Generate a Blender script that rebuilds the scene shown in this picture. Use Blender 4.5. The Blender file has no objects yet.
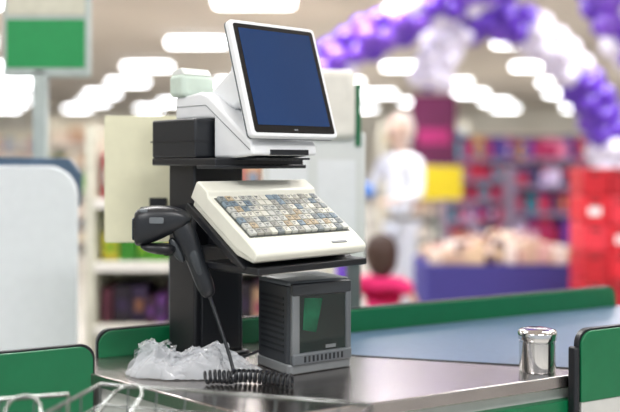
import bpy, bmesh, math, random
from mathutils import Vector, Matrix, noise
random.seed(4)
D=bpy.data; SC=bpy.context.scene
SC.view_settings.view_transform='Standard'

def lin(h):
    h=h.lstrip('#'); r=[int(h[i:i+2],16)/255 for i in (0,2,4)]
    return tuple(c/12.92 if c<=.04045 else ((c+.055)/1.055)**2.4 for c in r)
def mat(name,hexc,rough=.5,metal=0,var=.06,scale=30,bump=0,emit=0,emitc=None,coat=0,trans=0,stretch=None,spec=.5,alpha=1):
    m=D.materials.new(name); m.use_nodes=True; nt=m.node_tree; b=nt.nodes['Principled BSDF']
    c=lin(hexc); tc=nt.nodes.new('ShaderNodeTexCoord'); mp=nt.nodes.new('ShaderNodeMapping')
    if stretch: mp.inputs['Scale'].default_value=stretch
    nz=nt.nodes.new('ShaderNodeTexNoise'); nz.inputs['Scale'].default_value=scale; nz.inputs['Detail'].default_value=3
    nt.links.new(tc.outputs['Object'],mp.inputs[0]); nt.links.new(mp.outputs[0],nz.inputs['Vector'])
    cr=nt.nodes.new('ShaderNodeValToRGB')
    cr.color_ramp.elements[0].position=.3; cr.color_ramp.elements[1].position=.7
    cr.color_ramp.elements[0].color=(*[x*(1-var) for x in c],1); cr.color_ramp.elements[1].color=(*[min(1,x*(1+var)) for x in c],1)
    nt.links.new(nz.outputs['Fac'],cr.inputs[0]); nt.links.new(cr.outputs[0],b.inputs['Base Color'])
    b.inputs['Roughness'].default_value=rough; b.inputs['Metallic'].default_value=metal
    b.inputs['Specular IOR Level'].default_value=spec
    b.inputs['Alpha'].default_value=alpha
    if coat: b.inputs['Coat Weight'].default_value=coat
    if trans: b.inputs['Transmission Weight'].default_value=trans
    if bump:
        bp=nt.nodes.new('ShaderNodeBump'); bp.inputs['Strength'].default_value=bump; bp.inputs['Distance'].default_value=.002
        nt.links.new(nz.outputs['Fac'],bp.inputs['Height']); nt.links.new(bp.outputs[0],b.inputs['Normal'])
    if emit:
        b.inputs['Emission Color'].default_value=(*lin(emitc or hexc),1); b.inputs['Emission Strength'].default_value=emit
    return m

def link(o,parent=None):
    SC.collection.objects.link(o)
    if parent: o.parent=parent
    return o
def empty(name,loc=(0,0,0),rz=0):
    e=D.objects.new(name,None); e.empty_display_size=.05; e.location=loc; e.rotation_euler=(0,0,rz); return link(e)
def finish(name,bm,mats,parent=None,M=None,bevel=0,smooth=True,seg=3,angle=40,subsurf=0):
    if M is not None: bm.transform(M)
    bmesh.ops.recalc_face_normals(bm,faces=bm.faces)
    me=D.meshes.new(name); bm.to_mesh(me); bm.free()
    for m in (mats if isinstance(mats,(list,tuple)) else [mats]): me.materials.append(m)
    o=D.objects.new(name,me); link(o,parent)
    if smooth:
        for p in me.polygons: p.use_smooth=True
        me.set_sharp_from_angle(angle=math.radians(angle))
    if bevel:
        b=o.modifiers.new('bev','BEVEL'); b.width=bevel; b.segments=seg; b.limit_method='ANGLE'; b.angle_limit=math.radians(35)
    if subsurf:
        s=o.modifiers.new('ss','SUBSURF'); s.levels=subsurf; s.render_levels=subsurf
    return o
def bbox(bm,lo,hi,mi=0):
    v=[bm.verts.new((x,y,z)) for x in (lo[0],hi[0]) for y in (lo[1],hi[1]) for z in (lo[2],hi[2])]
    for f in ((0,1,3,2),(4,6,7,5),(0,4,5,1),(2,3,7,6),(0,2,6,4),(1,5,7,3)):
        fc=bm.faces.new([v[i] for i in f]); fc.material_index=mi
def box(name,parent,lo,hi,m,bevel=.002,M=None,seg=3):
    bm=bmesh.new(); bbox(bm,lo,hi); return finish(name,bm,m,parent,M,bevel,seg=seg,smooth=bevel>0)
def boxes(name,parent,lst,mats,bevel=0,M=None):
    bm=bmesh.new()
    for lo,hi,mi in lst: bbox(bm,lo,hi,mi)
    return finish(name,bm,mats,parent,M,bevel,smooth=bevel>0,seg=2)
def prism(name,parent,pts,a0,a1,m,bevel=.002,axis='z',M=None,seg=3):
    bm=bmesh.new()
    def P(p,a):
        return {'x':(a,p[0],p[1]),'y':(p[0],a,p[1]),'z':(p[0],p[1],a)}[axis]
    A=[bm.verts.new(P(p,a0)) for p in pts]; B=[bm.verts.new(P(p,a1)) for p in pts]
    n=len(pts); bm.faces.new(A[::-1]); bm.faces.new(B)
    for i in range(n): bm.faces.new((A[i],A[(i+1)%n],B[(i+1)%n],B[i]))
    return finish(name,bm,m,parent,M,bevel,seg=seg)
def rrect(x0,y0,x1,y1,r,corners=(1,1,1,1),n=8):
    out=[]
    for k,(cx,cy,a) in enumerate(((x0+r,y0+r,180),(x1-r,y0+r,270),(x1-r,y1-r,0),(x0+r,y1-r,90))):
        if corners[k]:
            for i in range(n+1):
                t=math.radians(a+90*i/n); out.append((cx+r*math.cos(t),cy+r*math.sin(t)))
        else: out.append(((x0,y0),(x1,y0),(x1,y1),(x0,y1))[k])
    return out
def lathe(name,parent,prof,m,loc=(0,0,0),n=40,M=None,bevel=0,angle=35):
    bm=bmesh.new(); rings=[]
    for r,z in prof:
        rings.append([bm.verts.new((loc[0]+r*math.cos(2*math.pi*i/n),loc[1]+r*math.sin(2*math.pi*i/n),loc[2]+z)) for i in range(n)])
    for a,b in zip(rings,rings[1:]):
        for i in range(n): bm.faces.new((a[i],a[(i+1)%n],b[(i+1)%n],b[i]))
    bm.faces.new(rings[0][::-1]); bm.faces.new(rings[-1])
    return finish(name,bm,m,parent,M,bevel,angle=angle)
def loft(name,parent,secs,m,n=28,e=2.0,M=None,sub=1):
    bm=bmesh.new(); rings=[]
    for c,U,V in secs:
        c=Vector(c);U=Vector(U);V=Vector(V); R=[]
        for i in range(n):
            t=2*math.pi*i/n; ct,st=math.cos(t),math.sin(t)
            x=math.copysign(abs(ct)**(2/e),ct); y=math.copysign(abs(st)**(2/e),st)
            R.append(bm.verts.new(c+U*x+V*y))
        rings.append(R)
    for a,b in zip(rings,rings[1:]):
        for i in range(n): bm.faces.new((a[i],a[(i+1)%n],b[(i+1)%n],b[i]))
    bm.faces.new(rings[0][::-1]); bm.faces.new(rings[-1])
    return finish(name,bm,m,parent,M,0,angle=70,subsurf=sub)
def tube(name,parent,pts,r,m,smooth=False,cyclic=False,res=3):
    cu=D.curves.new(name,'CURVE'); cu.dimensions='3D'; cu.bevel_depth=r; cu.bevel_resolution=res; cu.use_fill_caps=True
    sets=pts if isinstance(pts[0][0],(list,tuple,Vector)) else [pts]
    for P in sets:
        if smooth:
            s=cu.splines.new('NURBS'); s.points.add(len(P)-1)
            for i,p in enumerate(P): s.points[i].co=(*p,1)
            s.use_endpoint_u=not cyclic; s.order_u=4
        else:
            s=cu.splines.new('POLY'); s.points.add(len(P)-1)
            for i,p in enumerate(P): s.points[i].co=(*p,1)
        s.use_cyclic_u=cyclic
    cu.materials.append(m); o=D.objects.new(name,cu); return link(o,parent)

# ------------------------------------------------------------ materials
BLK=mat('black_plastic','#1b1e23',.38,bump=.05,scale=300)
BLK2=mat('black_painted_steel','#16181d',.36,var=.1)
WHT=mat('white_plastic','#e8eaec',.33,var=.02)
CREAM=mat('cream_plastic','#e2e1d4',.36,var=.03)
GREY=mat('grey_plastic','#656a6e',.4)
DGREY=mat('dark_grey_plastic','#35393d',.34,bump=.05,scale=250)
SILV=mat('silver_plastic','#85898b',.32,metal=.3)
STEEL=mat('brushed_steel','#a8a29f',.27,metal=1,var=.08,scale=12,bump=.02,stretch=(1,25,1))
CHROME=mat('chrome','#d6d6d6',.08,metal=1,var=.02)
WIRE=mat('wire_chrome','#8f9290',.22,metal=1,var=.05)
GRN=mat('green_laminate','#0d6b42',.34,var=.05)
GRN2=mat('green_sign_glow','#14904c',.5,var=.04,emit=.08,emitc='#1e9a58')  # sign green with a faint glow added to the colour
BELT=mat('belt_rubber','#4b6078',.34,var=.08,scale=60,bump=.1)
GLASSG=mat('scanner_window_glass','#0c1d18',.06,coat=.5,var=.5,scale=14)
CARD=mat('cream_board','#dcd9bc',.6,var=.03)
CAB=mat('cabinet_laminate','#c9c9c4',.45,var=.03)

# ------------------------------------------------------------ room
FL=mat('floor_tile','#c4c0ba',.25,var=.08,scale=2)
CE=mat('ceiling_paint','#dad1c6',.8,var=.06,scale=1)
WL=mat('wall_paint','#cfcabd',.8,var=.1,scale=.6)
box('floor',None,(-14,-4,-.1),(17,36,0),FL,0)
box('ceiling',None,(-14,-1,3.4),(17,36,3.5),CE,0)
box('wall_back',None,(-14,36,0),(17,36.15,3.4),WL,0)
box('wall_left',None,(-14.15,-4,0),(-14,36,3.4),WL,0)
box('wall_right',None,(17,-4,0),(17.15,36,3.4),WL,0)
LAMP=mat('lamp_diffuser','#ffffff',.5,var=0,emit=10,emitc='#fbfcff')
LH=mat('lamp_housing','#e8e8e8',.5)
fx=empty('ceiling_light_fixtures')
L=[];H=[]
for j in range(10):
    y=-.4+3.9*j
    for i in range(11):
        x=-12.9+2.75*i+(1.2 if j%2 else 0)
        L.append(((x-.48,y-.11,3.22),(x+.48,y+.11,3.30),0)); H.append(((x-.52,y-.14,3.30),(x+.52,y+.14,3.40),0))
boxes('diffusers',fx,L,[LAMP]); boxes('housings',fx,H,[LH])

# ------------------------------------------------------------ checkout counter
th=math.radians(27)
CT=empty('checkout_counter',(.52,1.80,0),th)
top=[(-.673,0),(.76,0),(.76,.586),(-1.5,.586),(-1.5,.474),(-.86,.474)]
prism('steel_top',CT,top,.825,.85,STEEL,.003)
inset=[(-.655,.02),(.74,.02),(.74,.584),(-1.48,.584),(-1.48,.49),(-.84,.49)]
prism('cabinet',CT,inset,.10,.825,CAB,.003)
prism('plinth',CT,[(x*.98,.03+y*.9) for x,y in inset],0,.10,BLK2,.002)
prism('belt',CT,[(.06,.03),(.755,.03),(.755,.58),(-.42,.58),(-.29,.35)],.849,.8515,BELT,.0008)
tube('belt_seam',CT,[(.055,.028,.8495),(-.295,.345,.8495),(-.425,.583,.8495)],.003,BLK2)
box('front_green_strip',CT,(-.65,-.001,.775),(.02,.02,.80),GRN,.001)
def side(name,s0,s1,t0,t1,z1,split=0,r=.03,corners=(0,0,1,1)):
    E=empty(name,(.52,1.80,0),th)
    zb=split or 0
    prism('green_panel',E,rrect(s0,zb,s1,z1,r,corners),t0,t1,GRN,.002,'y')
    prism('edge_band',E,rrect(s0-.004,zb,s1+.004,z1+.004,r,corners),t0+.005,t1-.005,BLK2,.001,'y')
    if split:
        box('lower_panel',E,(s0+.002,t0+.002,0),(s1,t1-.002,split),CAB,.002)
        box('end_post',E,(s0-.016,t0,0),(s0-.003,t1,z1-.03),BLK2,.005)
side('conveyor_back_rail',-.80,.73,.588,.612,.905)
side('conveyor_guard_panel',.006,.80,-.026,-.003,.940,split=.80)
side('bagging_area_side_panel',-1.5,-.845,.450,.470,.905)

PC=empty('chrome_post',(.465,1.840,.8505))
lathe('body',PC,[(.036,0),(.037,.004),(.037,.060),(.0355,.061),(.0355,.063),(.0385,.064),(.0395,.068),(.0395,.077),(.037,.082),(.028,.0845),(.001,.085)],CHROME,n=56,angle=50)

# ------------------------------------------------------------ cash register
RG=empty('cash_register',(-.13,1.90,0),math.radians(42))
box('pole',RG,(-.085,.075,.851),(.045,.175,1.30),BLK2,.006)
box('pole_front_cover',RG,(-.07,.069,.87),(.03,.078,1.06),BLK,.002)
box('pole_foot',RG,(-.095,.065,.8505),(.055,.185,.862),BLK2,.003)
box('shelf_plate',RG,(-.115,-.04,1.268),(.12,.195,1.284),BLK2,.003)
box('shelf_lip',RG,(-.119,-.045,1.262),(.124,.02,1.270),BLK,.002)
box('drawer_block',RG,(-.115,.03,1.284),(.055,.195,1.366),BLK,.005)
box('drawer_gap',RG,(-.117,.028,1.318),(.057,.197,1.3205),BLK2,0)
prism('monitor_base',RG,[(.165,1.367),(.165,1.416),(.07,1.424),(.04,1.414),(-.105,1.314),(-.11,1.290),(-.04,1.284),(.022,1.284),(.022,1.367)],-.074,.098,WHT,.006,'x')
box('base_slot',RG,(-.03,-.113,1.290),(.07,-.10,1.301),BLK,.001)
box('base_feet',RG,(-.06,-.10,1.280),(.085,-.04,1.2845),BLK,.001)
tube('base_seam',RG,[(-.0745,.16,1.395),(-.0745,.05,1.395),(-.0745,-.10,1.300)],.0008,GREY)
prism('monitor_arm',RG,[(.085,1.418),(.060,1.435),(-.030,1.490),(-.050,1.48),(-.055,1.42),(-.01,1.385)],-.045,.055,WHT,.008,'x')
lathe('hinge',RG,[(.018,0),(.02,.004),(.02,.116),(.018,.12)],WHT,M=Matrix.Translation((-.055,-.030,1.465))@Matrix.Rotation(math.pi/2,4,'Y'))
yv=Vector((0,.3156,.9488)); zv=Vector((0,-.9488,.3156))
MM=Matrix(((1,yv[0],zv[0],-.090),(0,yv[1],zv[1],-.1285),(0,yv[2],zv[2],1.3265),(0,0,0,1)))
W,Hh=.230,.250
prism('monitor_bezel',RG,rrect(0,0,W,Hh,.010),-.016,0,WHT,.003,'z',M=MM)
prism('monitor_back',RG,rrect(.010,.010,W-.010,Hh-.010,.015),-.036,-.014,WHT,.008,'z',M=MM)
prism('monitor_seam',RG,rrect(-.0005,-.0005,W+.0005,Hh+.0005,.010),-.0175,-.0155,GREY,0,'z',M=MM)
prism('monitor_black_frame',RG,rrect(.008,.008,W-.008,Hh-.008,.006),-.001,.0010,mat('screen_frame','#0e1013',.22),.0005,'z',M=MM)
SCR=mat('screen_blue','#102a50',.10,var=.15,scale=4,emit=.36,emitc='#143c6c')
prism('monitor_screen',RG,rrect(.019,.024,W-.019,Hh-.018,.001),.0008,.0016,SCR,0,'z',M=MM)
box('monitor_button',RG,(W/2-.005,.013,.0009),(W/2+.005,.0165,.0016),GREY,0,M=MM)
# keyboard
yv=Vector((0,.851,.525)); zv=Vector((0,-.525,.851))
KM=Matrix(((1,yv[0],zv[0],-.142),(0,yv[1],zv[1],-.209),(0,yv[2],zv[2],1.106),(0,0,0,1)))
KW,KD=.287,.236
prism('keyboard_housing',RG,[(0,-.018),(0,-.004),(.006,0),(.04,.003),(.185,.003),(.195,.012),(.232,.012),(.236,.006),(.236,-.03),(.06,-.03)],0,KW,CREAM,.003,'x',M=KM)
prism('keyboard_lower_shell',RG,[(.01,-.028),(.012,-.016),(.23,-.026),(.23,-.045),(.06,-.045)],.008,KW-.008,CREAM,.002,'x',M=KM)
box('key_well',RG,(.012,.048,.0025),(KW-.012,.182,.0042),mat('key_well','#50544f',.5),.0005,M=KM)
KC=[mat('key_'+n,c,.45,var=.03) for n,c in (('light_grey','#bfc0ba'),('beige','#d6d4c8'),('warm_grey','#a3a29a'),('grey','#868d8e'),('tan','#b8a88e'),('blue_grey','#7f8f9a'))]
KLEG=mat('key_legend','#3f464c',.6)
lst=[];leg=[]
nc,nr=15,7; cw=(KW-.028)/nc; ch=.130/nr
for i in range(nc):
    for j in range(nr):
        x=.014+i*cw; y=.050+j*ch
        k=random.choices(range(6),(32,26,14,11,7,10))[0]
        lst.append(((x+.0014,y+.0014,.004),(x+cw-.0014,y+ch-.0014,.0110),k))
        if random.random()<.9:
            a=random.uniform(.003,.006)
            leg.append(((x+.0035,y+ch*.52,.0110),(x+.004+a+.003,y+ch*.52+.0024,.0112),0))
            leg.append(((x+.0035,y+ch*.26,.0110),(x+.004+a*.9,y+ch*.26+.002,.0112),0))
boxes('keys',RG,lst,KC,.001,M=KM); boxes('key_legends',RG,leg,[KLEG],0,M=KM)
box('keyboard_label',RG,(.20,.014,.0018),(.240,.020,.0030),SILV,0,M=KM)
prism('keyboard_tray',RG,[(.02,-.052),(.02,-.045),(.24,-.045),(.24,-.06),(.06,-.06)],.0,KW,BLK2,.002,'x',M=KM)
box('tray_plate',RG,(-.138,-.205,1.066),(.148,-.03,1.080),BLK2,.003)
box('tray_arm',RG,(-.07,-.05,1.05),(.03,.10,1.10),BLK2,.004)
prism('tray_gusset',RG,[(.08,1.20),(.08,1.06),(-.16,1.075),(-.02,1.16)],-.05,.02,BLK2,.003,'x')
box('printer_body',RG,(-.085,.12,1.416),(0.0,.175,1.466),mat('pale_green_plastic','#c3d2c6',.45),.010)
prism('printer_lid',RG,[(.12,1.464),(.172,1.464),(.168,1.476),(.135,1.480)],-.08,-.005,mat('pale_grey_plastic','#d9dcd8',.45),.003,'x')
box('board_bracket',RG,(-.16,.155,1.16),(-.05,.17,1.18),BLK2,.002)

CBp=empty('cream_notice_board',(-.40,2.13,0),math.radians(6))
prism('board',CBp,rrect(-.085,1.085,.09,1.385,.006),0,.006,CARD,.001,'y')
box('clip',CBp,(.02,-.006,1.15),(.06,.0,1.19),BLK2,.001)
box('stem',CBp,(.065,.006,0),(.085,.02,1.30),GREY,.002)

# ------------------------------------------------------------ handheld scanner
HS=empty('handheld_barcode_scanner',(-.267,1.775,1.105))
Yv=Vector((0,1,0))
def sec(x,z,ang,rp,ry):
    a=math.radians(ang); n=Vector((-math.sin(a),0,math.cos(a)))
    return ((x,0,z),n*rp,Yv*ry)
loft('head',HS,[sec(-.078,.040,0,.030,.022),sec(-.074,.041,0,.037,.030),sec(-.055,.046,5,.038,.034),sec(-.03,.053,8,.034,.033),sec(0,.058,0,.026,.028),sec(.018,.056,-20,.020,.024),sec(.03,.049,-45,.012,.016)],BLK,e=2.7)
loft('handle',HS,[sec(.000,.060,-50,.016,.017),sec(.014,.042,-62,.024,.020),sec(.026,.018,-66,.022,.018),sec(.038,-.012,-70,.0185,.0165),sec(.049,-.042,-70,.0175,.016),sec(.059,-.068,-70,.018,.0165),sec(.066,-.086,-70,.015,.015),sec(.070,-.096,-70,.009,.009)],BLK,e=2.3)
loft('grip_strip',HS,[sec(.032,.01,-68,.016,.0205),sec(.046,-.03,-70,.012,.0185),sec(.057,-.062,-70,.010,.0183)],DGREY,e=2.4)
loft('trigger',HS,[sec(-.008,.022,-70,.005,.006),sec(-.001,.008,-70,.011,.008),sec(.008,-.012,-72,.010,.008),sec(.018,-.028,-72,.004,.006)],DGREY)
prism('scan_window',HS,rrect(-.022,-.022,.022,.022,.008),-.0015,.0015,mat('scan_window','#3a4046',.08),.0005,'z',M=Matrix.Translation((-.0785,0,.040))@Matrix.Rotation(math.radians(90),4,'Y'))
prism('side_badge',HS,rrect(-.014,-.006,.014,.006,.003),-.001,.0006,GREY,.0005,'y',M=Matrix.Translation((-.03,-.0335,.058)))
box('head_grey_patch',HS,(-.064,-.028,.072),(-.048,-.010,.080),GREY,.003)  # small grey block on the upper left of the head
loft('holder_cup',HS,[((-.035,.0,.012),(.040,0,0),(0,.036,0)),((-.030,.0,-.002),(.034,0,0),(0,.032,0)),((-.018,.004,-.012),(.020,0,0),(0,.022,0))],BLK2,e=2.6)
tube('holder_arm',HS,[(-.018,.006,-.006),(-.005,.05,-.01),(.0,.12,-.01),(-.01,.165,-.01)],.009,BLK2)
tube('cable',HS,[(.069,0,-.094),(.075,-.002,-.11),(.095,-.02,-.16),(.118,-.035,-.222),(.120,-.045,-.236)],.0035,BLK,smooth=True)
p0=Vector((.118,-.045,-.240)); p1=Vector((.236,-.075,-.240)); pa=Vector((.065,-.065,-.240))
def helix(a,b,turns,r):
    d=(b-a); u=d.normalized(); s=Vector((0,0,1)); t=u.cross(s).normalized(); o=[]
    for i in range(turns*14+1):
        f=i/(turns*14); an=2*math.pi*turns*f
        o.append(a+d*f+(t*math.cos(an)+s*math.sin(an))*r+Vector((0,.008*math.sin(f*5),0)))
    return o
tube('coil',HS,helix(pa,p0,6,.0108)+helix(p0,p1,13,.0108),.0030,BLK)

# ------------------------------------------------------------ countertop scanner
BS=empty('countertop_barcode_scanner',(-.042,1.795,.8505),math.radians(33))
w_,d_,h_=.150,.130,.186
prism('body',BS,rrect(0,0,w_,d_,.012),.016,h_-.008,DGREY,.004)
prism('top_cap',BS,rrect(.0,.0,w_,d_,.012),h_-.010,h_,GREY,.004)
prism('base',BS,rrect(-.003,-.004,w_+.003,d_,.012),0,.020,SILV,.003)
box('front_frame_left',BS,(.004,-.008,.018),(.022,.004,h_-.004),SILV,.004)
box('front_frame_right',BS,(w_-.016,-.008,.018),(w_-.002,.004,h_-.004),GREY,.004)
box('front_frame_top',BS,(.004,-.009,h_-.030),(w_-.002,.004,h_-.004),DGREY,.004)
box('front_frame_bottom',BS,(.004,-.010,.018),(w_-.002,.004,.042),GREY,.004)
box('window',BS,(.021,-.004,.040),(w_-.015,.001,h_-.028),GLASSG,.001)
prism('window_green_reflection',BS,[(.030,.088),(.062,.080),(.078,.148),(.034,.152)],-.0046,-.0038,mat('painted_green_reflection','#15543a',.1,var=.6,scale=22),.0003,'y')  # green reflection painted as a flat patch on the dark window
boxes('vents',BS,[((.03+i*.010,-.0112,.024),(.034+i*.010,-.0095,.036),0) for i in range(10)],[BLK])
boxes('side_ribs',BS,[((-.0012,.02,.04+i*.012),(.001,d_-.02,.045+i*.012),0) for i in range(10)],[BLK])
box('side_label',BS,(.085,-.0055,.046),(.110,-.0045,.053),SILV,0)
tube('scanner_cable',BS,[(.02,d_,.03),(.0,d_+.03,.01),(-.05,d_+.03,.005)],.003,BLK,smooth=True)

# ------------------------------------------------------------ crumpled plastic bag (thin crumpled film)
def film_bag(name,cx,cy,rx,ry,hmax,m):
    bm=bmesh.new(); nu,nv=200,110
    base=.8520
    def h(u,v,seed):
        q=Vector((u*3.0,v*2.0,seed))
        def rid(p,s):
            d=noise.voronoi(p*s,distance_metric='DISTANCE')[0]; return min(1,(d[1]-d[0]))
        return .46*(1-rid(q,.7))+.34*(1-rid(q+Vector((3,1,2)),1.5))+.14*(1-rid(q+Vector((7,4,1)),3.4))
    for lay in range(3):
        R=[]
        for i in range(nu+1):
            row=[]
            for j in range(nv+1):
                u=-1+2*i/nu; v=-1+2*j/nv
                x=u*math.sqrt(1-v*v/2); y=v*math.sqrt(1-u*u/2); r=math.hypot(x,y)
                edge=1+.22*noise.noise(Vector((x*1.8,y*1.8,3+lay*5)))+.14*noise.noise(Vector((x*5,y*5,8+lay)))
                env=max(0,1-r**2.4)
                bump=.58+.48*math.exp(-((x+.62)/.28)**2)+.15*math.sin(x*4)
                z=base+hmax*(env**.6)*bump*h(x,y,lay*4.3)*(1.15,.85,.5)[lay]+.004*abs(noise.noise(Vector((x*9,y*9,lay))))*(1-env)
                dx=.020*noise.noise(Vector((x*4,y*4,20+z*40))); dy=.016*noise.noise(Vector((x*4,y*4,40+z*40)))
                row.append(bm.verts.new((cx+x*rx*edge+dx*env,cy+y*ry*edge+dy*env,z)))
            R.append(row)
        for i in range(nu):
            for j in range(nv): bm.faces.new((R[i][j],R[i+1][j],R[i+1][j+1],R[i][j+1]))
    for (hx,hy,hs,ang) in ((cx-.085,cy+.005,.030,.4),(cx-.05,cy-.012,.024,-.5)):
        prev=None
        for i in range(25):
            a=math.pi*i/24; p=Vector((hx+hs*math.cos(a)*math.cos(ang),hy+hs*math.cos(a)*math.sin(ang),base+.032+.032*math.sin(a)))
            wv=Vector((.006*math.sin(i*1.3),.010,.005*math.cos(i*2.1)))
            cur=(bm.verts.new(p-wv),bm.verts.new(p+wv))
            if prev: bm.faces.new((prev[0],cur[0],cur[1],prev[1]))
            prev=cur
    return finish(name,bm,m,angle=24)
BAGM=mat('bag_film','#dfe2e6',.18,var=.02,coat=.6,alpha=.34)
film_bag('crumpled_plastic_bag',-.236,1.806,.132,.052,.086,BAGM)

# ------------------------------------------------------------ wire trolleys
def trolley(name,loc,rz,w,l,loop):
    T=empty(name,loc,rz)
    zt=.90; zb=.50
    rim=[(0,0,zt),(w,0,zt),(w-.03,-l,zt),(.03,-l,zt)]
    bot=[(.05,-.12,zb),(w-.05,-.12,zb),(w-.07,-l+.05,zb),(.07,-l+.05,zb)]
    tube('rim',T,rim,.0034,WIRE,cyclic=True); tube('lower_rim',T,[(x,y,z-.035) for x,y,z in rim],.0024,WIRE,cyclic=True)
    tube('base_rim',T,bot,.004,WIRE,cyclic=True)
    ws=[]
    R=[Vector(p) for p in rim];B=[Vector(p) for p in bot]
    for k in range(4):
        n=9
        for i in range(n+1):
            f=i/n; ws.append([tuple(R[k].lerp(R[(k+1)%4],f)),tuple(B[k].lerp(B[(k+1)%4],f))])
    for i in range(1,12):
        f=i/12; ws.append([tuple(B[0].lerp(B[3],f)),tuple(B[1].lerp(B[2],f))])
    for q in (.35,.7):
        ring=[R[k].lerp(B[k],q) for k in range(4)]; ws.append([tuple(x) for x in ring]+[tuple(ring[0])])
    tube('wires',T,ws,.0015,WIRE)
    lp=[]
    for x in loop:
        pts=[]
        for i in range(13):
            a=math.pi*i/12; pts.append((x+.026*math.cos(a),-.015-.05*(1-math.sin(a))*0.6,.893+.014*math.sin(a)))
        pts=[(x+.030,-.14,.86)]+pts+[(x-.030,-.14,.86)]
        lp.append(pts)
    tube('seat_loops',T,lp,.0028,WIRE,smooth=True)
    tube('chassis',T,[[(.05,-.10,zb),(.05,-.05,.12),(.05,-l+.08,.12),(.07,-l+.05,zb)],[(w-.05,-.10,zb),(w-.05,-.05,.12),(w-.05,-l+.08,.12),(w-.07,-l+.05,zb)]],.010,WIRE)
    for i,(x,y) in enumerate(((.05,-.06),(w-.05,-.06),(.05,-l+.09),(w-.05,-l+.09))):
        lathe('caster_%d'%(i+1),T,[(.02,-.013),(.056,-.012),(.060,-.006),(.060,.006),(.056,.012),(.02,.013)],BLK,M=Matrix.Translation((x,y,.0605))@Matrix.Rotation(math.pi/2,4,'Y'))
    tube('handle',T,[(.02,-l,zt+.02),(w-.02,-l,zt+.02)],.013,GRN)
trolley('wire_shopping_trolley',(-.355,1.525,0),math.radians(-16),.47,.62,(.07,))
trolley('wire_shopping_trolley',(-.84,1.32,0),math.radians(17),.47,.60,(.30,.40))

# ------------------------------------------------------------ mid background, left
PB=mat('partition_white','#dde2e6',.5,var=.02); PE=mat('partition_blue_edge','#3f556c',.5)
PT=empty('checkout_partition_panel',(-.70,2.70,0),math.radians(4))
prism('panel',PT,rrect(-.85,.0,0,1.262,.09,(0,0,1,0)),0,.03,PB,.003,'y')
prism('upper_blue_panel',PT,[(-.85,0),(-.10,0),(-.10,1.10),(.004,1.14),(.006,1.24),(-.03,1.285),(-.85,1.30)],.034,.06,PE,.003,'y')
SG=empty('green_aisle_sign',(-.875,3.0,0))
FR=mat('sign_frame','#b9c3c0',.5)
box('post',SG,(-.045,-.02,0),(.0,.02,1.58),FR,.004)
box('frame',SG,(-.145,-.02,1.555),(.145,.02,1.95),FR,.012)
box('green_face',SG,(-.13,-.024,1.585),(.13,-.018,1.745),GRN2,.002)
box('pale_face',SG,(-.13,-.024,1.76),(.13,-.018,1.935),mat('sign_pale','#d9d6c4',.5),.002)
SHM=mat('shelf_enamel','#d6d2c2',.5); SHE=mat('shelf_price_rail','#ece6e0',.5)
goodsc={'dark':['#4a2b3f','#5c2a3a','#2e2430','#8a5a44','#8a2f55','#3b2a4a','#c0987c','#6a3a80'],
 'green':['#5fae2c','#7ac943','#3d8f2a','#a9cf3a','#e0d040'],
 'mix':['#c06a74','#d9c9b0','#7f92b4','#e8e3da','#c0a868','#8fb080','#a8708c','#d09c70','#7c889c','#efe6e0','#b84850','#4c8a9a'],
 'warm':['#d8c0a0','#cdb09a','#e6d4c4','#c09c84','#e8dcd4','#d8b0ac'],
 'toy':['#a81434','#c81c58','#8c1858','#3c2c80','#d87898','#241c40','#c8b8d4','#1c8494','#c88a28','#601044','#a01850','#2c2450','#b82048','#5a2c8c'],
 'red':['#b81222','#d01c2c','#a81020','#d83040']}
GM={k:[mat('goods_%s_%d'%(k,i),c,.5,var=.15,scale=20) for i,c in enumerate(v)] for k,v in goodsc.items()}
def fill(lst,x0,x1,y0,z,hmin,hmax,wmin,wmax,n,depth=.2):
    x=x0
    while x<x1-wmin:
        w=random.uniform(wmin,wmax); w=min(w,x1-x); h=random.uniform(hmin,hmax)
        d=random.uniform(0,.06)
        lst.append(((x+.003,y0+d,z),(x+w-.003,y0+depth,z+h),random.randrange(n)))
        if random.random()<.5: lst.append(((x+.012,y0+d+.01,z+h),(x+w-.012,y0+depth-.01,z+h*random.uniform(1.1,1.3)),random.randrange(n)))
        if random.random()<.6: lst.append(((x+w*.2,y0+d-.003,z+h*.3),(x+w*.8,y0+d,z+h*.65),random.randrange(n)))
        x+=w
def gondola(name,loc,rz,wid,levels,kinds,depth=.4,back=SHM,height=None,wr=(.06,.12),hr=.75,rail=None):
    G=empty(name,loc,rz); height=height or levels[-1]+.4
    box('back_panel',G,(0,depth,0),(wid,depth+.03,height),back,.003)
    for i,x in enumerate((-.04,wid)): box('upright_%d'%(i+1),G,(x,0,0),(x+.04,depth+.03,height),SHM if not rail else rail,.003)
    for i,z in enumerate(levels):
        box('shelf_%d'%(i+1),G,(0,0,z-.03),(wid,depth,z),rail or SHM,.002)
        box('price_rail_%d'%(i+1),G,(0,-.012,z-.04),(wid,0,z),rail or SHE,.002)
        nxt=levels[i+1] if i+1<len(levels) else height
        k=kinds[i%len(kinds)]; l=[]
        fill(l,.01,wid-.01,.02,z,(nxt-z)*hr*.55,(nxt-z)*hr*.85,wr[0],wr[1],len(GM[k]),depth*.7)
        boxes('goods_row_%d'%(i+1),G,l,GM[k],.004)
    return G
gondola('supermarket_shelf',(-.885,3.7,0),0,.95,[.12,.36,.60,.86,1.12],['mix','dark','dark','green','mix'],height=1.42,wr=(.04,.08))
WB=empty('white_display_stand',(.02,2.62,0),math.radians(6))
box('post',WB,(.09,.0,0),(.13,.03,1.5),GREY,.003)
box('panel',WB,(-.16,-.02,.98),(.14,.0,1.36),mat('display_panel','#dcdedc',.5,var=.04,scale=4),.006)
box('top_unit',WB,(-.03,-.05,1.34),(.108,.0,1.54),mat('display_unit','#e6e2d8',.5),.02)
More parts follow.
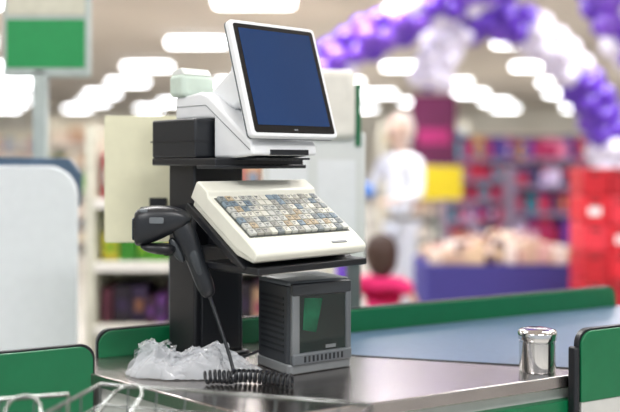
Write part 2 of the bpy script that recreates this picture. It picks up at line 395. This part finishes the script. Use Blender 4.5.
box('green_strip',WB,(.11,-.03,1.32),(.125,-.0,1.50),GRN,.002)
boxes('papers',WB,[((-.14,-.023,1.12),(-.03,-.020,1.30),0),((.0,-.023,1.06),(.11,-.020,1.28),0)],[WHT])

# ------------------------------------------------------------ far shelving rows
for (x,y,w,k) in ((-9.5,11.5,5.2,['mix','warm','mix']),(-3.6,12.5,4.2,['mix','warm','green']),(1.1,13.2,1.2,['mix','warm']),
                  (-9,18,8,['mix','warm']),(1.5,19,10,['mix','toy'])):
    gondola('supermarket_shelf',(x,y,0),0,w,[.15,.5,.85,1.2,1.5],k,height=1.85,wr=(.10,.28))
TB=mat('toy_back','#3c3048',.6); TR=mat('toy_shelf_rail','#84748c',.5)
gondola('toy_shelf',(1.45,9.4,0),0,3.4,[.2,.42,.64,.86,1.08,1.30],['toy'],height=1.54,wr=(.06,.14),hr=1.1,back=TB,rail=TR)
gondola('toy_shelf',(1.90,8.3,0),0,.85,[.2,.5,.8,1.05],['toy'],height=1.22,wr=(.06,.12),hr=1.0,back=TB,rail=TR)
RS=empty('red_crate_stack',(1.50,4.95,0))
l=[]
for r in range(8):
    for c in range(3):
        l.append(((c*.15,0,r*.155+.0),(c*.15+.144,.26,r*.155+.15),random.randrange(4)))
boxes('crates',RS,l,GM['red'],.008)
boxes('crate_labels',RS,[((c*.15+.03,-.004,r*.155+.045),(c*.15+.10,-.001,r*.155+.09),0) for r in range(8) for c in range(3) if (r+c)%3==0],[WHT])
boxes('crate_handles',RS,[((c*.15+.04,-.003,r*.155+.115),(c*.15+.10,.0,r*.155+.13),0) for r in range(8) for c in range(3)],[mat('crate_slot','#4a0c14',.6)])

TBm=mat('table_cloth','#3a3684',.7,var=.1)
TT=empty('bargain_table',(.74,5.8,0))
prism('cloth',TT,rrect(0,0,1.08,.7,.05),0,.60,TBm,.01)
l=[]
for i in range(260):
    x=random.uniform(.03,.96);y=random.uniform(.03,.6);h=.03+.14*math.exp(-((x-.5)/.42)**2)*random.random()
    l.append(((x,y,.60),(x+random.uniform(.05,.10),y+.08,.60+h+.02),random.randrange(8)))
boxes('goods_heap',TT,l,GM['warm']+[GM['dark'][3],GM['dark'][0]],.01)

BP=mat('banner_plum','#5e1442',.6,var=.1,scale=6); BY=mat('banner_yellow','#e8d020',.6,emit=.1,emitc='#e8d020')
BN=empty('banner_stand',(1.10,8.0,0))
box('plum_panel',BN,(-.2,-.01,1.235),(.2,.01,1.86),BP,.002)
box('yellow_panel',BN,(-.11,-.01,.93),(.25,.01,1.225),BY,.002)
box('magenta_band',BN,(-.14,-.014,1.42),(.14,-.011,1.56),mat('banner_magenta','#a82468',.6),0)
tube('stand_post',BN,[(0,.02,0),(0,.02,1.86)],.015,GREY); lathe('stand_foot',BN,[(.2,0),(.2,.012),(.02,.03)],GREY)

# ------------------------------------------------------------ balloon arches
BLM=[mat('balloon_purple','#5a2cb0',.3,var=.08,coat=.25),mat('balloon_white','#e2deee',.3,var=.02,coat=.25),mat('balloon_violet','#7648c4',.3,var=.08,coat=.25)]
def arch(name,pts,R,r,pattern,step=1.3):
    bm=bmesh.new(); P=[Vector(p) for p in pts]; pts2=[]
    for a,b in zip(P,P[1:]):
        n=max(1,int((b-a).length/.02))
        for i in range(n): pts2.append(a.lerp(b,i/n))
    acc=0; last=pts2[0]; k=0
    for i,p in enumerate(pts2):
        acc+=(p-last).length; last=p
        if acc>=r*step or i==0:
            acc=0; t=(pts2[min(i+3,len(pts2)-1)]-pts2[max(i-3,0)]).normalized()
            u=t.cross(Vector((0,1,0))).normalized(); v=t.cross(u)
            for q in range(4):
                an=math.pi/2*q+k*.785
                c=p+(u*math.cos(an)+v*math.sin(an))*R
                mi=pattern(k,q); rr=r*random.uniform(.9,1.1); d=(c-p).normalized()
                res=bmesh.ops.create_icosphere(bm,subdivisions=3,radius=rr)
                for w in res['verts']:
                    s=w.co.dot(d)/rr; co=w.co.copy()
                    if s<-.2: co=co-d*((-s-.2)*.25*rr)
                    w.co=c+co
                    for f in w.link_faces: f.material_index=mi
            k+=1
    return finish(name,bm,BLM,angle=180)
pat=lambda k,q: ((0,2,0,1),(2,0,0,1),(1,1,2,0),(0,0,2,1))[(k//2)%4][q]
pat2=lambda k,q: ((1,1,1,0),(1,1,0,1),(0,2,0,0),(2,0,0,2))[(k//2)%4][q]
arch('balloon_arch',[(.18,7,.11),(.10,7,.8),(.08,7,1.6),(.16,7,2.02),(.33,7,2.17),(.58,7,2.29),(.86,7,2.42),(1.15,7,2.53),(1.45,7,2.66),(1.7,7,2.85)],.095,.098,pat)
arch('balloon_arch',[(1.00,7.4,1.95),(1.06,7.4,2.2),(1.20,7.4,2.38),(1.42,7.4,2.46),(1.65,7.4,2.43),(1.90,7.4,2.28),(2.12,7.4,2.06),(2.30,7.4,1.80),(2.44,7.4,1.5),(2.52,7.4,1.0),(2.54,7.4,0.11)],.10,.100,pat2)
arch('balloon_arch',[(1.95,6.2,2.6),(2.05,6.2,2.35),(2.18,6.2,2.1),(2.36,6.2,1.9)],.09,.095,pat)

# ------------------------------------------------------------ people
def skinned(name,parent,chains,m,sub=2):
    verts=[];rad=[];edges=[];idx={}
    def gid(p,r):
        k=tuple(round(c,4) for c in p)
        if k not in idx: idx[k]=len(verts); verts.append(p); rad.append(r)
        return idx[k]
    for ch in chains:
        ids=[gid(p,r) for p,r in ch]
        for a,b in zip(ids,ids[1:]): edges.append((a,b))
    me=D.meshes.new(name); me.from_pydata(verts,edges,[]); me.materials.append(m)
    o=D.objects.new(name,me); link(o,parent)
    sk=o.modifiers.new('skin','SKIN'); sk.use_smooth_shade=True
    for i,v in enumerate(me.skin_vertices[0].data):
        r=rad[i]; v.radius=r if isinstance(r,tuple) else (r,r); v.use_root=(i==0)
    ss=o.modifiers.new('s','SUBSURF'); ss.levels=sub; ss.render_levels=sub
    return o
def person(name,loc,rz,h,top,legs,hairc,sleeve,skinc='#c99a80',arms=None,hair_long=False,shoe='#ded8d8',wd=1.0,hf=1.0):
    P=empty(name,loc,rz); k=h
    S=mat(name+'_skin',skinc,.5); T=mat(name+'_top',top,.7); G=mat(name+'_trousers',legs,.7); HR=mat(name+'_hair',hairc,.6); SH=mat(name+'_shoes',shoe,.6)
    hr=(.066*k if h>1.3 else .089*h)*hf
    zh=k-hr*1.15; zn=zh-hr*1.35; zs=zn-.03*k
    sw=.115*k*wd; hip=.49*k
    arms=arms or {1:((.15*k*wd,-.02*k,.62*k),(.16*k*wd,-.09*k,.49*k)),-1:((-.15*k*wd,-.02*k,.62*k),(-.16*k*wd,-.09*k,.49*k))}
    tor=[((0,0,hip+.02*k),(.085*k*wd,.06*k*wd)),((0,0,.60*k),(.078*k*wd,.055*k*wd)),((0,0,.70*k),(.09*k*wd,.06*k*wd)),((0,0,zs-.025*k),(.075*k*wd,.05*k*wd)),((0,0,zs+.005*k),(.035*k,.035*k))]
    ch=[tor]
    for sd in (1,-1):
        el,wr=arms[sd]; sh=(sd*sw,0,zs-.035*k); el=Vector(el);wr=Vector(wr)
        c=[(tor[3][0],tor[3][1]),(sh,.036*k*wd)]
        if sleeve=='long': c+=[(tuple(el),.027*k),(tuple(el.lerp(wr,.9)),.021*k)]
        else: c+=[(tuple(Vector(sh).lerp(el,.6)),.034*k*wd)]
        ch.append(c)
    skinned('top',P,ch,T)
    lg=[]
    for sd in (1,-1):
        lg.append([((0,0,hip+.02*k),(.08*k,.058*k)),((sd*.048*k,0,hip-.03*k),.052*k),((sd*.052*k,-.008*k,.27*k),.036*k),((sd*.055*k,0,.06*k),.026*k)])
        loft('shoe_'+('r' if sd>0 else 'l'),P,[((sd*.055*k,.03*k,.018*k),(.020*k,0,0),(0,0,.018*k)),((sd*.055*k,0,.024*k),(.026*k,0,0),(0,0,.024*k)),((sd*.058*k,-.05*k,.018*k),(.028*k,0,0),(0,0,.018*k)),((sd*.06*k,-.095*k,.012*k),(.018*k,0,0),(0,0,.011*k))],SH)
    skinned('trousers',P,lg,G)
    skinned('neck',P,[[((0,.005,zs-.02*k),.032*k),((0,0,zn),.028*k),((0,-.005,zh-hr*.4),.034*k)]],S)
    for sd in (1,-1):
        el,wr=[Vector(a) for a in arms[sd]]; sh=Vector((sd*sw,0,zs-.035*k))
        skinned('arm_'+('r' if sd>0 else 'l'),P,[[(tuple(sh.lerp(el,.4)),.024*k),(tuple(el),.021*k),(tuple(wr),.014*k)]],S)
        dr=(wr-el).normalized(); sidev=Vector((0,1,0)) if abs(dr.y)<.8 else Vector((1,0,0))
        pc=wr+dr*.045*k
        chains=[[(tuple(wr),(.015*k,.012*k)),(tuple(pc),(.022*k,.012*k))]]
        for q,(o,ln) in enumerate(((-.018,.038),(-.006,.045),(.006,.043),(.018,.033))):
            a=pc+sidev*o*k; cur=Vector((-sd*.25,-.1,0))
            chains.append([(tuple(pc),(.022*k,.012*k)),(tuple(a+dr*.012*k),.0055*k),(tuple(a+(dr+cur*.5).normalized()*(ln*.6+.012)*k),.005*k),(tuple(a+(dr+cur).normalized()*(ln+.012)*k),.0042*k)])
        chains.append([(tuple(wr),(.015*k,.012*k)),(tuple(wr+dr*.02*k-sidev*.024*k),.0065*k),(tuple(wr+dr*.048*k-sidev*.034*k),.005*k)])
        skinned('hand_'+('r' if sd>0 else 'l'),P,chains,S,1)
    bm=bmesh.new(); r=bmesh.ops.create_icosphere(bm,subdivisions=4,radius=1)
    for v in r['verts']:
        x,y,z=v.co
        jaw=1-.28*max(0,-z)**1.2
        f=1+(.10*math.exp(-((x/.18)**2+((z+.12)/.22)**2)) if y<0 else 0)
        f-=(.06*(math.exp(-(((x-.38)/.2)**2+((z-.05)/.14)**2))+math.exp(-(((x+.38)/.2)**2+((z-.05)/.14)**2))) if y<0 else 0)
        v.co=Vector((x*.80*jaw,y*.98*f*(1-.1*max(0,-z)),z*1.18))*hr+Vector((0,-.005,zh))
    finish('head',bm,S,P,angle=180)
    for sd in (1,-1):
        loft('ear_%d'%(1 if sd>0 else 2),P,[((sd*hr*.76,0,zh-.02),(0,hr*.16,0),(0,0,hr*.26)),((sd*hr*.92,hr*.06,zh-.015),(0,hr*.20,0),(0,0,hr*.30))],S)
        lathe('eye_%d'%(1 if sd>0 else 2),P,[(.001,-.1*hr),(.09*hr,0),(.001,.1*hr)],BLK,loc=(sd*.33*hr,-.88*hr,zh+.04*hr),n=12)
    loft('mouth',P,[((-.25*hr,-.80*hr,zh-.52*hr),(0,.05*hr,0),(0,0,.02*hr)),((0,-.90*hr,zh-.53*hr),(0,.06*hr,0),(0,0,.07*hr)),((.25*hr,-.80*hr,zh-.52*hr),(0,.05*hr,0),(0,0,.02*hr))],mat(name+'_lips','#a85a55',.5))
    bm=bmesh.new(); r=bmesh.ops.create_icosphere(bm,subdivisions=4,radius=1)
    for v in r['verts']:
        x,y,z=v.co; n=1+.05*noise.noise(v.co*4)
        drop=1.25 if not hair_long else (1.7 if z<0 else 1.22)
        yy=y*1.08 if y>0 else y*1.04
        xs=.93 if not hair_long else 1.12
        co=Vector((x*xs*n,yy*n,z*drop*n))
        if y<-.15 and z<.42: co.y=max(co.y,-.15); co*=.9 if not hair_long else .97
        v.co=co*hr+Vector((0,.10*hr,zh+.06*hr))
    finish('hair',bm,HR,P,angle=180)
    return P
k=1.64
ad=person('shop_assistant',(.70,7.0,0),math.radians(-50),k,'#e4e8ee','#d4d9e2','#cfc4bc','long',skinc='#d0b4a4',
  arms={1:((.15*k,-.03*k,.62*k),(.13*k,-.16*k,.60*k)),-1:((-.16*k,-.04*k,.63*k),(-.08*k,-.18*k,.64*k))})
loft('folded_blue_cloth',ad,[((-.17,-.36,1.05),(.0,.05,0),(0,0,.04)),((-.10,-.36,1.07),(.0,.07,0),(0,0,.06)),((.02,-.36,1.05),(.0,.07,0),(0,0,.05)),((.08,-.36,1.03),(.0,.03,0),(0,0,.03))],mat('blue_cloth','#3a6cb4',.7))
person('child',(.385,4.8,0),math.radians(150),.88,'#d81a6a','#4a4a70','#38221a','short',hair_long=True,wd=1.35,hf=1.05)

# ------------------------------------------------------------ lights and world
def area(name,loc,sx,sy,e,rot=(0,0,0),col=(1,.99,.98)):
    l=D.lights.new(name,'AREA'); l.shape='RECTANGLE'; l.size=sx; l.size_y=sy; l.energy=e; l.color=col
    o=D.objects.new(name,l); o.location=loc; o.rotation_euler=rot; link(o); return o
for i,(x,y,e) in enumerate(((-1.8,-.2,58),(.9,-.2,66),(-1.0,3.2,68),(1.8,3.2,60),(0,6.6,105),(3,6.6,100),(-3.4,6.6,90),(0,13,180),(5,13,160),(-6,13,180),(0,22,220),(8,22,180))):
    area('ceiling_lamp_light',(x,y,3.2),1.25,.32,e)
w=D.worlds.new('World'); SC.world=w; w.use_nodes=True
nt=w.node_tree; bg=nt.nodes['Background']; bg.inputs[0].default_value=(.90,.95,1,1); bg.inputs[1].default_value=.74

# ------------------------------------------------------------ camera
c=D.cameras.new('cam'); cam=D.objects.new('camera',c); link(cam); SC.camera=cam
cam.location=(0,0,1.28); cam.rotation_euler=(math.radians(90),0,0)
c.sensor_width=36; c.lens=52.26; c.shift_y=-46/620
c.clip_start=.05; c.clip_end=100
c.dof.use_dof=True; c.dof.focus_distance=1.80; c.dof.aperture_fstop=1.4
